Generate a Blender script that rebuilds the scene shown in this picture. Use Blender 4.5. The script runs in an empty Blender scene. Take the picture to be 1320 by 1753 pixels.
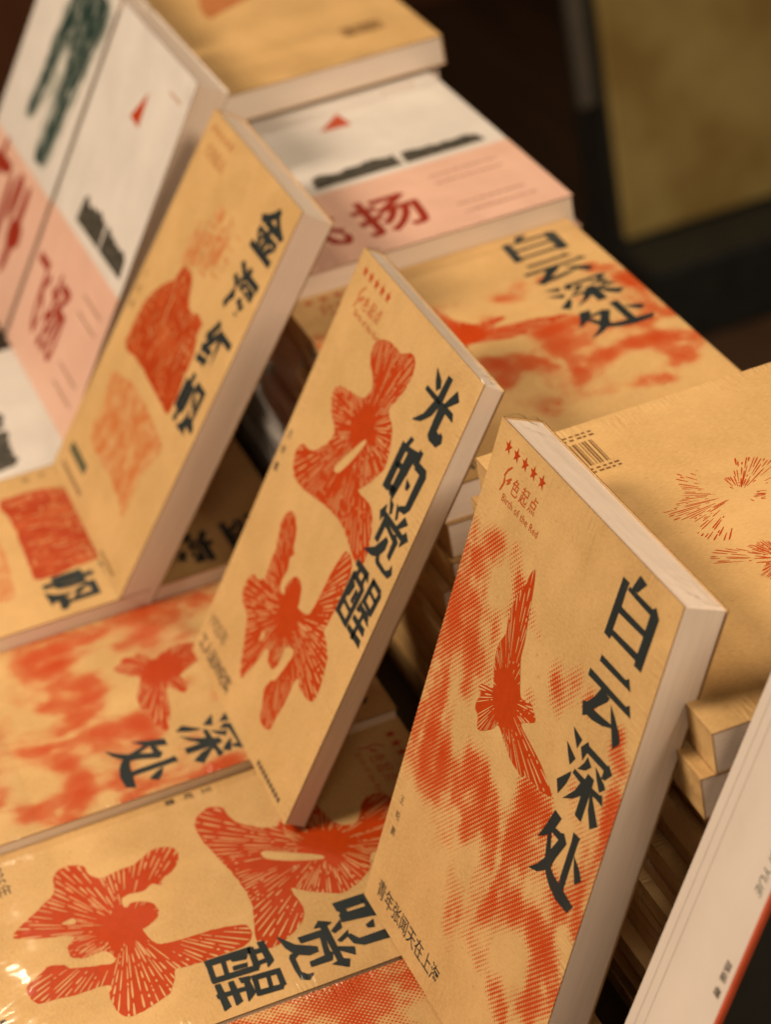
import bpy, bmesh, math, random
from math import sin, cos, pi, radians, degrees, sqrt, exp, atan2
from mathutils import Vector, Matrix, noise
from mathutils.geometry import tessellate_polygon

scene = bpy.context.scene
MM = 0.001                      # everything below is written in millimetres

# ------------------------------------------------------------------ camera
R0 = ((0.333517, 0.929137, -0.159598), (0.441168, -0.303431, -0.844571), (-0.833149, 0.211269, -0.511105))
CAM = Vector((793.64, -163.27, 654.19))
cd = bpy.data.cameras.new('camera')
cam = bpy.data.objects.new('camera', cd)
scene.collection.objects.link(cam)
m = Matrix.Identity(4)
for i in range(3):
    m[i][0] = R0[0][i]; m[i][1] = -R0[1][i]; m[i][2] = -R0[2][i]; m[i][3] = CAM[i] * MM
cam.matrix_world = m
cd.sensor_width = 36.0
cd.lens = 4409.4 / 1753.0 * 36.0
cd.clip_start = 0.02; cd.clip_end = 50
cd.dof.use_dof = True
cd.dof.focus_distance = 0.94
cd.dof.aperture_fstop = 9.5
cd.dof.aperture_blades = 0
scene.camera = cam

# ------------------------------------------------------------------ world, lamps, exposure
w = bpy.data.worlds.new('World'); scene.world = w; w.use_nodes = True
bg = w.node_tree.nodes['Background']
bg.inputs[0].default_value = (1.0, 0.66, 0.40, 1); bg.inputs[1].default_value = 0.035

def lamp(name, loc, target, size, power, color, size_y=None):
    l = bpy.data.lights.new(name, 'AREA'); l.energy = power; l.color = color
    l.size = size
    if size_y: l.shape = 'RECTANGLE'; l.size_y = size_y
    else: l.shape = 'DISK'
    o = bpy.data.objects.new(name, l); scene.collection.objects.link(o)
    o.location = Vector(loc) * MM
    o.rotation_euler = (Vector(target) - Vector(loc)).to_track_quat('-Z', 'Y').to_euler()
    return o
lamp('ceiling_or_fill_lamp', (-380, -1170, 1420), (-60, 20, 60), 0.70, 41, (1.0, 0.775, 0.555))
lamp('ceiling_or_fill_lamp', (1050, 1150, 1450), (-20, 80, 80), 0.60, 37, (1.0, 0.775, 0.545))
lamp('ceiling_or_fill_lamp', (1450, -150, 1500), (0, 40, 60), 0.60, 6, (1.0, 0.775, 0.545))  # weak fill added to brighten the fore-edges, not a ceiling lamp of the shop
lamp('ceiling_or_fill_lamp', (-1900, -330, 1500), (-60, 0, 0), 0.30, 14, (1.0, 0.79, 0.56))

scene.view_settings.view_transform = 'Standard'
scene.view_settings.look = 'None'
scene.view_settings.exposure = -0.16
scene.view_settings.gamma = 1.0
try: scene.view_settings.use_curve_mapping = False
except Exception: pass
scene.cycles.max_bounces = 8
scene.cycles.use_denoising = True

W, H = 151.2, 210.0

# ------------------------------------------------------------------ outlines of the printed artwork (mm on the cover, from its lower left corner)
ART = {
 'cloud_title': [[[121.3,206.0],[126.9,205.3],[122.7,200.2],[118.8,199.3],[119.0,200.7]],[[111.6,200.6],[116.3,200.7],[116.1,199.1],[115.9,197.4],[116.0,191.5],[115.4,188.9],[115.1,182.4],[115.6,180.6],[114.9,178.6],[110.5,178.7]],[[116.6,198.1],[117.2,199.7],[122.1,199.9],[134.5,200.2],[133.7,197.7],[123.6,197.8]],[[134.7,200.5],[136.0,201.6],[139.8,199.2],[139.1,179.0],[134.0,178.8],[133.8,180.7],[133.8,183.1],[134.0,189.4],[134.0,192.2],[134.0,197.7],[133.5,198.0]],[[116.0,191.5],[134.1,192.0],[134.1,189.6],[115.4,188.9]],[[115.4,182.4],[134.3,183.3],[133.9,180.6],[115.4,180.2]],[[113.3,171.8],[131.9,172.3],[133.7,173.7],[136.9,170.3],[113.3,169.3]],[[109.0,164.3],[136.9,164.9],[138.9,166.4],[141.7,162.9],[109.0,161.5]],[[119.5,162.2],[126.3,161.9],[125.5,160.1],[118.5,153.4],[125.1,154.1],[132.0,155.1],[132.3,153.9],[126.9,151.6],[119.6,149.8],[115.4,149.5],[113.1,147.9],[110.5,152.3],[113.5,153.6],[117.0,157.6]],[[128.1,160.5],[132.7,158.2],[137.2,155.6],[140.0,152.9],[139.8,151.9],[136.8,148.5],[132.6,154.0],[129.9,157.4]],[[110.2,141.9],[117.8,140.9],[116.3,136.6],[112.3,139.7]],[[108.9,135.4],[117.4,133.2],[115.0,129.3],[111.7,132.2]],[[109.9,120.6],[117.2,128.1],[117.5,126.1],[116.3,122.3],[113.2,116.8]],[[121.9,142.5],[123.0,141.6],[137.4,142.3],[138.3,143.0],[141.9,141.2],[138.4,137.1],[136.1,136.6],[136.2,139.6],[123.2,138.9],[121.7,135.0],[118.4,138.4]],[[124.4,138.0],[128.5,136.3],[125.2,133.1],[120.4,130.9],[123.6,135.4]],[[130.7,138.0],[132.8,137.5],[139.4,135.7],[140.5,134.8],[137.6,131.9],[133.8,134.6]],[[118.9,130.1],[127.4,130.7],[133.3,130.8],[138.2,131.4],[139.7,132.2],[142.2,129.0],[136.8,128.9],[131.0,127.9],[118.3,128.1]],[[127.7,133.4],[132.3,133.7],[132.6,129.9],[132.5,125.8],[132.4,117.0],[127.5,116.9],[127.5,126.7],[126.7,130.2]],[[125.5,129.5],[128.0,129.1],[128.5,125.3],[123.0,120.6],[117.0,117.2],[122.9,123.9]],[[132.6,127.9],[133.9,128.7],[140.3,123.7],[143.1,121.8],[138.8,118.2],[134.4,123.0]],[[115.1,111.2],[120.6,111.0],[118.6,106.2],[117.1,103.5],[113.8,100.1],[109.3,96.8],[112.4,103.8]],[[118.2,106.0],[122.8,106.7],[124.9,107.7],[128.3,105.5],[124.6,97.7],[122.6,91.7],[120.8,90.3],[117.6,93.1],[119.6,97.6],[122.7,103.7],[117.1,103.5]],[[115.0,101.6],[116.9,103.3],[120.0,97.8],[118.0,93.4],[116.3,98.0]],[[117.5,93.3],[122.7,94.9],[123.7,92.7],[126.6,91.8],[134.9,91.1],[143.9,90.2],[141.2,86.1],[132.1,85.6],[125.3,87.2],[121.0,89.6]],[[117.9,93.6],[120.0,93.1],[120.8,90.3],[115.6,86.3],[109.5,84.1],[114.7,89.1]],[[130.2,111.7],[135.3,112.2],[134.8,110.1],[134.9,91.1],[131.2,90.9],[130.8,94.6],[130.8,108.0]],[[135.0,105.1],[141.0,102.9],[143.8,100.4],[140.4,97.0],[137.1,101.3]]],
 'bird': [[54.2,173.9],[56.2,171.8],[58.3,164.8],[60.2,157.1],[62.4,148.9],[63.0,143.0],[66.0,137.7],[70.8,131.0],[76.4,132.3],[79.9,132.5],[85.2,129.0],[77.3,124.0],[78.5,122.2],[88.4,120.5],[98.4,118.4],[109.9,114.0],[105.9,111.8],[101.1,110.6],[90.4,109.7],[87.5,107.6],[83.1,107.8],[76.8,108.4],[68.8,111.3],[61.7,113.8],[57.7,109.8],[48.6,104.4],[45.6,108.5],[42.2,109.9],[41.7,112.8],[43.1,116.2],[40.3,118.6],[42.5,120.3],[49.9,122.8],[49.5,125.1],[46.4,129.8],[45.0,138.0],[47.8,144.6],[46.6,150.4],[47.7,159.2],[51.5,166.2],[52.2,170.3]],
 'bird_c': [61.1,125.0],
 'light_title': [[[109.5,198.8],[117.0,196.2],[119.1,193.7],[116.5,191.4],[112.8,194.3]],[[121.3,200.4],[125.6,200.6],[125.3,190.4],[124.4,188.5],[119.9,188.4]],[[133.6,198.7],[138.1,196.0],[129.7,189.4],[127.4,189.8]],[[107.9,189.9],[137.3,190.4],[139.8,187.7],[107.4,188.0]],[[120.1,190.0],[125.5,189.8],[121.4,182.0],[114.7,176.5],[107.5,174.0],[114.7,179.9]],[[124.5,189.5],[131.4,190.2],[130.9,179.3],[134.5,179.0],[134.8,180.3],[137.2,179.8],[138.7,177.4],[135.7,174.3],[128.0,173.9],[125.3,175.1]],[[113.3,168.4],[116.5,168.4],[114.3,164.0],[111.1,163.8]],[[108.2,164.0],[113.6,163.9],[113.0,142.8],[107.3,142.6]],[[116.5,164.5],[124.8,166.4],[120.2,142.4],[115.2,142.8]],[[109.5,163.5],[123.9,166.0],[123.5,163.5],[110.6,161.4]],[[110.6,156.2],[123.0,157.1],[123.0,154.8],[110.5,153.9]],[[109.6,145.8],[120.4,147.0],[119.7,144.1],[109.4,143.1]],[[125.0,167.8],[128.4,167.8],[128.5,160.8],[124.5,160.9]],[[126.7,163.5],[136.7,163.8],[139.0,161.3],[137.7,145.8],[134.8,142.5],[129.3,141.6],[128.4,143.0],[133.0,145.3],[133.2,160.1],[126.8,160.0]],[[124.8,154.1],[129.6,153.1],[128.8,150.6],[126.5,150.5]],[[118.2,142.1],[123.2,141.2],[125.0,137.6],[123.1,136.8]],[[125.8,142.9],[129.1,142.0],[131.3,138.2],[129.7,137.2]],[[136.8,142.0],[141.4,140.8],[135.8,136.0],[133.3,136.0]],[[118.0,131.0],[114.5,134.0],[118.0,138.6],[119.1,136.2],[141.2,135.8],[142.7,138.0],[147.0,136.2],[142.1,130.8],[141.4,133.4],[118.7,133.6]],[[120.0,123.5],[120.4,133.7],[124.3,133.2],[123.9,123.7]],[[121.0,131.8],[123.6,133.5],[133.8,132.3],[135.9,133.1],[135.7,129.9],[124.7,131.6]],[[136.2,123.4],[135.6,130.7],[135.9,133.1],[139.8,131.6],[139.4,123.0]],[[115.1,116.1],[123.5,121.2],[129.1,128.8],[132.0,128.2],[132.4,124.3],[129.0,119.4],[123.4,117.2]],[[129.1,121.4],[131.3,118.7],[140.2,118.4],[142.8,120.2],[143.2,122.6],[146.2,119.8],[144.2,117.1],[137.6,116.6],[130.1,116.7],[128.0,117.7]],[[114.4,110.6],[127.8,110.9],[130.7,107.5],[127.3,108.2],[114.2,107.9]],[[114.2,85.5],[115.1,104.9],[118.9,104.4],[118.0,85.6]],[[125.8,85.3],[127.0,104.9],[130.3,103.7],[128.9,85.1]],[[116.0,85.8],[117.6,87.7],[127.9,87.0],[128.2,84.9]],[[115.4,103.5],[115.9,105.7],[128.6,104.8],[128.3,102.5]],[[116.2,91.8],[116.3,93.5],[126.2,92.5],[126.2,90.8]],[[117.1,95.6],[119.5,102.2],[121.5,100.9],[120.1,95.7]],[[123.0,95.1],[123.7,100.9],[126.0,100.2],[125.4,94.7]],[[117.1,103.6],[118.9,110.5],[120.9,110.2],[120.6,104.9]],[[125.2,103.5],[124.9,109.6],[127.4,109.2],[127.6,103.4]],[[132.2,100.0],[133.4,111.3],[136.3,110.7],[135.2,99.7]],[[141.6,99.1],[143.0,110.5],[145.8,109.0],[144.8,99.1]],[[132.8,100.1],[132.9,102.0],[144.7,100.5],[144.4,98.8]],[[133.3,109.6],[133.6,111.5],[143.8,111.0],[144.2,108.8]],[[133.3,105.6],[133.5,107.0],[143.4,105.8],[143.6,104.3]],[[129.9,85.4],[130.3,87.6],[145.0,87.8],[146.4,84.8]],[[131.1,90.7],[131.2,92.8],[144.3,92.8],[145.7,89.9]],[[131.9,96.8],[132.1,98.5],[142.0,98.8],[145.9,94.8]],[[135.8,84.3],[137.1,97.8],[139.4,97.5],[138.5,84.5]],[[130.9,95.1],[132.0,99.7],[134.6,98.6],[134.3,95.4]]],
 'upper': [[53.2,187.3],[47.6,182.2],[50.0,175.8],[59.0,171.2],[62.2,167.3],[59.0,161.4],[46.7,158.2],[33.3,155.6],[29.1,150.1],[35.8,143.3],[45.4,139.0],[44.8,133.2],[36.6,124.7],[29.0,121.8],[22.2,120.8],[18.3,116.1],[21.4,109.7],[28.6,106.5],[40.9,106.9],[56.3,109.7],[68.8,112.1],[82.1,113.4],[95.0,112.4],[105.8,109.4],[115.8,108.2],[120.2,111.7],[119.0,117.4],[114.0,125.4],[106.1,130.9],[93.8,130.6],[89.1,130.9],[93.8,135.4],[100.6,144.0],[102.8,149.3],[100.1,156.4],[93.7,163.9],[84.5,167.5],[88.2,173.9],[91.6,182.8],[90.7,190.6],[84.2,194.0],[74.2,189.6],[64.6,189.6]],
 'upper_h': [[59.6,127.2],[65.0,135.3],[74.7,148.0],[77.8,147.9],[73.2,138.2],[69.0,131.8],[64.5,126.9]],
 'upper_c': [70.3,151.8],
 'lower': [[25.4,52.7],[29.4,56.7],[33.8,56.9],[39.6,59.8],[40.1,64.7],[38.8,70.6],[39.0,76.2],[34.4,83.1],[33.5,88.4],[37.4,94.3],[44.4,94.3],[50.8,90.6],[54.6,84.5],[57.9,83.0],[55.6,79.2],[58.2,74.8],[56.9,69.0],[58.9,65.4],[64.0,65.3],[62.9,68.7],[64.5,73.2],[68.8,76.9],[74.3,77.5],[78.7,74.8],[81.2,70.5],[82.0,68.4],[88.7,69.7],[94.0,71.9],[95.4,76.9],[96.5,83.8],[97.4,96.3],[101.5,107.0],[109.3,107.3],[113.6,102.0],[113.8,91.4],[113.6,78.9],[112.6,73.9],[118.2,72.0],[125.2,68.0],[127.9,61.4],[130.3,54.3],[128.9,48.3],[121.9,46.1],[113.6,46.1],[109.1,48.2],[106.8,44.1],[106.8,35.8],[105.3,26.8],[103.8,19.0],[96.6,16.5],[90.7,17.9],[85.6,25.6],[83.9,27.7],[86.4,33.7],[89.3,35.4],[92.5,41.7],[94.3,47.2],[95.7,52.2],[92.2,53.7],[86.7,51.0],[86.5,45.6],[86.0,41.0],[82.4,37.6],[76.4,37.6],[73.6,40.4],[70.4,40.9],[65.6,30.2],[59.3,18.9],[53.2,22.7],[48.2,29.9],[42.9,36.7],[39.0,40.7],[28.8,43.1],[24.6,47.9]],
 'lower_h': [[60.7,38.9],[59.5,43.8],[62.0,44.7],[63.4,43.5]],
 'lower_c': [76.6,62.6],
 'sail_title': [[[128.0,202.0],[131.2,200.5],[117.8,191.9],[113.3,190.9]],[[126.0,199.3],[129.8,201.2],[145.1,193.0],[141.4,190.7],[134.1,195.2]],[[113.3,190.9],[117.1,192.4],[139.7,192.8],[140.3,190.7]],[[126.0,194.3],[129.3,194.4],[128.8,179.1],[125.1,179.2]],[[112.4,176.5],[116.2,178.8],[141.7,177.4],[141.6,175.8]],[[117.4,184.7],[120.0,186.2],[137.8,185.9],[138.1,184.1]],[[120.6,178.2],[120.1,181.1],[123.0,181.5],[124.3,178.1]],[[136.8,180.1],[136.3,183.7],[139.3,184.5],[138.9,180.2]],[[113.8,169.6],[117.5,169.1],[119.5,166.4],[116.5,166.0]],[[113.3,161.1],[116.2,161.1],[117.8,158.6],[114.6,158.5]],[[116.8,152.2],[119.7,151.9],[114.7,145.2],[112.2,146.0]],[[124.2,169.9],[127.5,170.0],[125.5,162.2],[121.8,162.2]],[[123.6,166.9],[141.8,167.4],[140.8,165.7],[123.5,165.3]],[[122.2,162.0],[125.9,162.8],[126.5,148.9],[122.8,148.9]],[[122.2,162.0],[139.0,162.7],[139.3,160.9],[123.1,160.0]],[[135.7,161.8],[139.8,162.7],[142.3,151.3],[138.0,150.6]],[[123.6,155.1],[142.6,156.9],[142.9,155.0],[123.5,153.5]],[[122.5,149.9],[140.2,151.1],[140.3,149.7],[123.6,148.4]],[[133.4,147.5],[140.8,150.7],[137.9,144.3],[132.9,144.1]],[[118.1,137.7],[120.7,137.2],[114.5,128.1],[111.4,128.8]],[[111.6,130.1],[126.6,131.9],[126.9,130.0],[111.5,128.4]],[[122.5,131.3],[126.7,131.5],[116.3,121.7],[112.5,121.7]],[[111.9,123.0],[124.0,125.1],[122.7,122.6],[112.5,120.8]],[[113.7,116.5],[125.1,120.0],[125.4,118.2],[114.3,113.6]],[[126.8,135.1],[142.2,136.3],[142.4,134.5],[127.0,133.6]],[[133.3,134.0],[138.1,134.9],[136.7,115.7],[132.2,115.2]],[[125.5,114.6],[144.7,116.1],[145.0,114.5],[125.9,113.2]],[[114.1,105.0],[121.4,107.1],[121.9,104.1],[130.2,106.3],[135.6,96.8],[133.7,89.4],[114.8,87.0],[113.7,92.2],[111.9,100.3]],[[129.5,106.0],[140.1,106.5],[141.1,105.0],[130.1,103.8]],[[137.5,105.7],[141.2,105.8],[142.2,97.5],[137.8,97.0]],[[132.7,98.6],[137.2,99.1],[142.3,87.1],[139.4,86.5]],[[136.4,85.9],[142.3,87.1],[144.6,83.0],[139.1,81.5]],[[114.8,87.0],[119.5,88.4],[121.3,81.9],[116.8,81.4]],[[124.7,88.4],[130.0,90.1],[130.3,83.0],[125.5,82.3]]],
 'sail_mass': [[50.8,139.9],[61.0,141.2],[68.0,138.3],[75.3,129.9],[83.8,127.8],[93.3,130.3],[101.7,129.0],[101.2,123.2],[107.7,116.3],[109.1,104.0],[111.3,90.3],[107.0,82.5],[89.2,83.3],[75.0,83.5],[53.3,84.5],[23.9,82.5],[21.3,91.7],[22.8,109.4],[35.8,123.3],[46.4,131.1]],
 'sail_low': [[23.0,67.2],[39.4,70.8],[51.0,73.7],[76.8,74.1],[102.3,72.5],[120.1,69.0],[118.9,60.2],[112.1,51.6],[113.0,42.9],[113.3,26.3],[102.2,28.3],[82.3,30.6],[62.6,30.9],[36.9,31.0],[28.9,37.5],[28.6,51.7]],
 'sail_up': [[35.4,156.5],[48.5,165.7],[69.8,172.4],[91.1,175.1],[94.4,167.7],[98.7,152.7],[90.8,149.4],[68.5,145.1],[45.1,144.6]],
 'blobs': [[22.7,168.3,0.9,4.5],[6.6,154.7,0.7,4.3],[39.8,170.5,0.6,3.1],[8.6,138.1,1.2,6.5],[18.8,140.2,1.2,4.6],[12.7,128.0,1.0,5.1],[22.4,150.9,0.3,3.9],[29.5,127.7,1.0,4.6],[36.1,140.8,0.8,4.2],[41.9,123.9,0.5,4.5],[29.5,114.1,0.5,4.3],[12.1,105.5,0.5,4.8],[20.2,99.1,0.6,4.7],[1.1,106.3,0.5,3.7],[48.2,163.1,0.8,3.4],[46.9,152.0,0.5,2.7],[60.8,158.2,0.6,2.7],[71.2,156.1,0.3,2.3],[90.7,149.1,0.8,3.9],[104.6,153.3,0.8,4.1],[93.9,144.5,0.5,3.5],[78.7,133.1,0.4,3.3],[115.0,154.2,0.7,3.4],[11.5,87.4,0.5,4.8],[29.1,82.4,1.3,4.4],[21.4,83.4,1.0,4.4],[55.6,91.6,1.2,4.5],[64.9,87.8,1.2,4.8],[75.4,82.1,1.2,4.8],[86.4,75.5,1.2,4.6],[97.9,68.2,1.1,4.4],[92.8,57.9,1.0,3.7],[87.1,52.7,0.7,3.1],[110.0,68.3,0.9,4.3],[124.5,68.8,1.1,4.5],[136.7,68.0,1.2,4.4],[139.8,59.5,1.2,4.5],[139.7,47.4,1.2,5.4],[124.1,36.0,1.0,4.9],[149.2,58.3,1.0,3.8],[110.7,33.1,0.7,3.4],[52.2,78.4,0.6,6.4],[37.1,76.1,0.6,5.4],[15.3,72.7,0.6,5.2],[21.4,69.2,0.5,4.4],[61.3,70.4,0.4,5.3],[99.4,104.0,1.1,4.3],[110.0,105.5,1.1,4.2],[90.6,103.8,0.8,3.3],[90.9,90.7,0.5,4.0],[92.1,84.7,0.5,4.0],[101.1,93.2,0.5,4.6],[102.3,83.3,0.5,4.3],[106.2,77.8,0.4,4.0],[146.9,131.5,1.2,4.5],[148.7,121.3,1.2,4.2],[145.0,111.3,1.0,4.0],[146.2,101.9,0.8,4.3],[147.4,92.4,1.1,3.7],[149.3,85.9,0.9,3.4],[127.3,89.3,0.6,4.4],[134.9,86.5,0.6,4.4],[115.7,89.4,0.5,4.2],[140.6,82.5,0.5,3.4],[146.9,146.4,0.8,3.0],[139.1,154.0,0.7,2.4],[138.4,147.4,0.6,3.0],[121.3,117.8,0.5,3.5],[120.1,123.5,0.4,2.8],[136.4,115.9,0.5,3.4],[98.5,36.9,0.3,3.8],[99.3,128.8,0.4,1.6],[96.9,140.3,0.5,2.3]],
 'b_p1': [[56.5,59.5],[62.0,69.7],[71.8,64.1],[79.8,66.4],[83.9,69.0],[90.3,61.2],[94.2,62.4],[102.8,61.5],[109.9,57.6],[106.8,50.9],[99.0,48.3],[92.6,53.3],[85.6,45.4],[78.5,44.1],[74.2,53.8],[70.0,56.9],[60.1,57.8]],
 'b_p2': [[58.9,82.9],[60.8,87.4],[74.5,103.9],[90.5,95.5],[85.0,83.0],[79.4,81.9],[80.2,76.2],[78.8,75.3],[78.4,72.4],[69.8,72.8],[70.4,77.2]],
 'b_p2b': [[84.3,78.7],[86.1,82.4],[90.8,80.0],[92.1,76.3],[88.4,74.3]],
 'b_p3': [[116.0,45.0],[111.6,49.3],[118.0,58.8],[116.1,66.8],[116.5,75.1],[146.5,59.6],[135.9,55.3],[129.9,60.1],[125.8,54.1],[120.1,44.5]],
 'b_c1': [82.6,73.8],
 'b_c2': [130.9,67.0],
}

# ------------------------------------------------------------------ materials
def mat(name):
    M = bpy.data.materials.new(name); M.use_nodes = True
    nt = M.node_tree; b = nt.nodes['Principled BSDF']
    return M, nt, b
def nd(nt, t, **kw):
    n = nt.nodes.new(t)
    for k, v in kw.items(): setattr(n, k, v)
    return n
def math_(nt, op, a, b=None, c=None):
    n = nd(nt, 'ShaderNodeMath', operation=op)
    for i, x in enumerate((a, b, c)):
        if x is None: continue
        if isinstance(x, (int, float)): n.inputs[i].default_value = x
        else: nt.links.new(x, n.inputs[i])
    return n.outputs[0]
def mix(nt, fac, a, b):
    n = nd(nt, 'ShaderNodeMix', data_type='RGBA')
    for i, x in ((0, fac), (6, a), (7, b)):
        if isinstance(x, (int, float)): n.inputs[i].default_value = x
        elif isinstance(x, tuple): n.inputs[i].default_value = (*x, 1)
        else: nt.links.new(x, n.inputs[i])
    return n.outputs[2]
def coords(nt, sx=1, sy=1, sz=1, rand=True):
    """book-local coordinates in millimetres, shifted per book so that no two sheets share their fibres"""
    tc = nd(nt, 'ShaderNodeTexCoord')
    mp = nd(nt, 'ShaderNodeMapping'); mp.inputs['Scale'].default_value = (1000*sx, 1000*sy, 1000*sz)
    nt.links.new(tc.outputs['Object'], mp.inputs[0])
    if rand:
        oi = nd(nt, 'ShaderNodeObjectInfo')
        r = math_(nt, 'MULTIPLY', oi.outputs['Random'], 700.0)
        cb = nd(nt, 'ShaderNodeCombineXYZ')
        nt.links.new(r, cb.inputs[0]); nt.links.new(r, cb.inputs[2])
        nt.links.new(cb.outputs[0], mp.inputs['Location'])
    return mp.outputs[0]
def nz(nt, vec, scale, detail=3, rough=0.5, out=0):
    n = nd(nt, 'ShaderNodeTexNoise'); n.inputs['Scale'].default_value = scale
    n.inputs['Detail'].default_value = detail; n.inputs['Roughness'].default_value = rough
    nt.links.new(vec, n.inputs['Vector']); return n.outputs[out]
def ramp(nt, val, lo, hi):
    n = nd(nt, 'ShaderNodeMapRange', interpolation_type='SMOOTHSTEP')
    n.inputs['From Min'].default_value = lo; n.inputs['From Max'].default_value = hi
    nt.links.new(val, n.inputs['Value']); return n.outputs[0]
def film(nt, b, coat=0.28, rough=0.09, wrinkle=1.0, edge=True):
    """clear shrink film: a coat whose bump wrinkles near the cover's edges"""
    tc = nd(nt, 'ShaderNodeTexCoord'); sp = nd(nt, 'ShaderNodeSeparateXYZ')
    nt.links.new(tc.outputs['Object'], sp.inputs[0])
    x = math_(nt, 'MULTIPLY', sp.outputs[0], 1000.0); z = math_(nt, 'MULTIPLY', sp.outputs[2], 1000.0)
    dx = math_(nt, 'MINIMUM', x, math_(nt, 'SUBTRACT', W, x))
    dz = math_(nt, 'MINIMUM', z, math_(nt, 'SUBTRACT', H, z))
    ex = ramp(nt, dx, 15.0, 0.5); ez = ramp(nt, dz, 24.0, 1.0)
    patch = ramp(nt, nz(nt, coords(nt), 0.03, 2), 0.40, 0.62)      # the film has creased only in places
    ex = math_(nt, 'MULTIPLY', ex, patch); ez = math_(nt, 'MULTIPLY', ez, patch)
    vx = coords(nt, 0.05, 0.1, 0.55)      # pleats that run across the long edges
    vz = coords(nt, 0.55, 0.1, 0.07)
    nx = math_(nt, 'MULTIPLY', nz(nt, vx, 1.0, 2), math_(nt, 'MULTIPLY', ex, 1.5))
    nz_ = math_(nt, 'MULTIPLY', nz(nt, vz, 1.0, 3), math_(nt, 'MULTIPLY', ez, 1.9))
    big = math_(nt, 'MULTIPLY', nz(nt, coords(nt), 0.02, 2), 5.0)
    hgt = math_(nt, 'ADD', math_(nt, 'ADD', nx, nz_), big)
    bp = nd(nt, 'ShaderNodeBump'); bp.inputs['Strength'].default_value = 0.55 * wrinkle
    bp.inputs['Distance'].default_value = 0.0009
    nt.links.new(hgt, bp.inputs['Height'])
    b.inputs['Specular IOR Level'].default_value = 0.18
    b.inputs['Coat Weight'].default_value = coat
    b.inputs['Coat Roughness'].default_value = rough
    b.inputs['Coat IOR'].default_value = 1.45
    nt.links.new(bp.outputs[0], b.inputs['Coat Normal'])
    # the film also pulls very slightly on the sheet's own shading
    bp2 = nd(nt, 'ShaderNodeBump'); bp2.inputs['Strength'].default_value = 0.85 * wrinkle
    bp2.inputs['Distance'].default_value = 0.0009
    nt.links.new(hgt, bp2.inputs['Height'])
    nt.links.new(bp2.outputs[0], b.inputs['Normal'])

KRAFT = (0.565, 0.365, 0.165)
RED = (0.45, 0.046, 0.0025)
def kraft_color(nt):
    v = coords(nt)
    blot = ramp(nt, nz(nt, v, 0.022, 4, 0.6), 0.32, 0.70)
    c = mix(nt, blot, (0.475, 0.297, 0.116), (0.60, 0.387, 0.164))
    fib = ramp(nt, nz(nt, coords(nt, 0.5, 1, 1.4), 0.9, 3, 0.7), 0.30, 0.72)
    c = mix(nt, math_(nt, 'MULTIPLY', fib, 0.55), c, (0.67, 0.455, 0.21))
    vo = nd(nt, 'ShaderNodeTexVoronoi'); vo.inputs['Scale'].default_value = 0.32
    nt.links.new(coords(nt, 0.6, 1, 1), vo.inputs['Vector'])
    spk = ramp(nt, vo.outputs['Distance'], 0.20, 0.05)
    n2 = ramp(nt, nz(nt, v, 0.11, 2), 0.52, 0.66)
    c = mix(nt, math_(nt, 'MULTIPLY', math_(nt, 'MULTIPLY', spk, n2), 0.6), c, (0.27, 0.14, 0.05))
    gr = ramp(nt, nz(nt, coords(nt, 0.35, 1, 2.0), 0.55, 4, 0.75), 0.50, 0.72)
    c = mix(nt, math_(nt, 'MULTIPLY', gr, 0.30), c, (0.36, 0.19, 0.065))
    return c
def halftone(nt, base):
    at = nd(nt, 'ShaderNodeAttribute'); at.attribute_name = 'ink'
    tc = nd(nt, 'ShaderNodeTexCoord'); sp = nd(nt, 'ShaderNodeSeparateXYZ')
    nt.links.new(tc.outputs['Object'], sp.inputs[0])
    k = 2 * pi / 0.00162
    a = math_(nt, 'MULTIPLY', math_(nt, 'ADD', sp.outputs[0], sp.outputs[2]), k * 0.7071)
    c = math_(nt, 'MULTIPLY', math_(nt, 'SUBTRACT', sp.outputs[0], sp.outputs[2]), k * 0.7071)
    s = math_(nt, 'ADD', math_(nt, 'COSINE', a), math_(nt, 'COSINE', c))
    p = math_(nt, 'MULTIPLY_ADD', s, 0.25, 0.5)
    t = math_(nt, 'ADD', p, at.outputs['Fac'])
    return mix(nt, ramp(nt, t, 0.95, 1.07), base, RED)
def cover_material(name, tone=False):
    M, nt, b = mat(name)
    c = kraft_color(nt)
    if tone: c = halftone(nt, c)
    nt.links.new(c, b.inputs['Base Color'])
    b.inputs['Roughness'].default_value = 0.55
    film(nt, b)
    return M
M_KRAFT = cover_material('kraft_cover_paper')
M_CLOUD = cover_material('kraft_cover_with_halftone_clouds', True)

def ink(name, col, vary=0.0, rough=0.5):
    M, nt, b = mat(name)
    if vary:
        v = nz(nt, coords(nt), 0.25, 4, 0.65)
        c = mix(nt, ramp(nt, v, 0.3, 0.7), tuple(x * (1 - vary) for x in col), col)
        nt.links.new(c, b.inputs['Base Color'])
    else: b.inputs['Base Color'].default_value = (*col, 1)
    b.inputs['Roughness'].default_value = rough
    film(nt, b)
    return M
M_BLACK = ink('blue_black_print', (0.017, 0.026, 0.029))
M_GREY = ink('grey_print', (0.07, 0.055, 0.038))
M_BROWNINK = ink('brown_small_print', (0.17, 0.09, 0.035))
M_RED = ink('orange_red_print', RED, 0.12)
M_REDPALE = ink('pale_red_print', (0.48, 0.18, 0.06), 0.2)
M_REDTEXT = ink('dull_red_small_print', (0.44, 0.08, 0.015))
M_CREAM = ink('kraft_hatching', (0.60, 0.36, 0.16))
M_GREEN = ink('dark_green_print', (0.045, 0.075, 0.045), 0.3)
M_DEEPRED = ink('deep_red_print', (0.30, 0.028, 0.012), 0.15)
M_BROWNRED = ink('brown_red_print', (0.20, 0.028, 0.012), 0.3)

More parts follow.
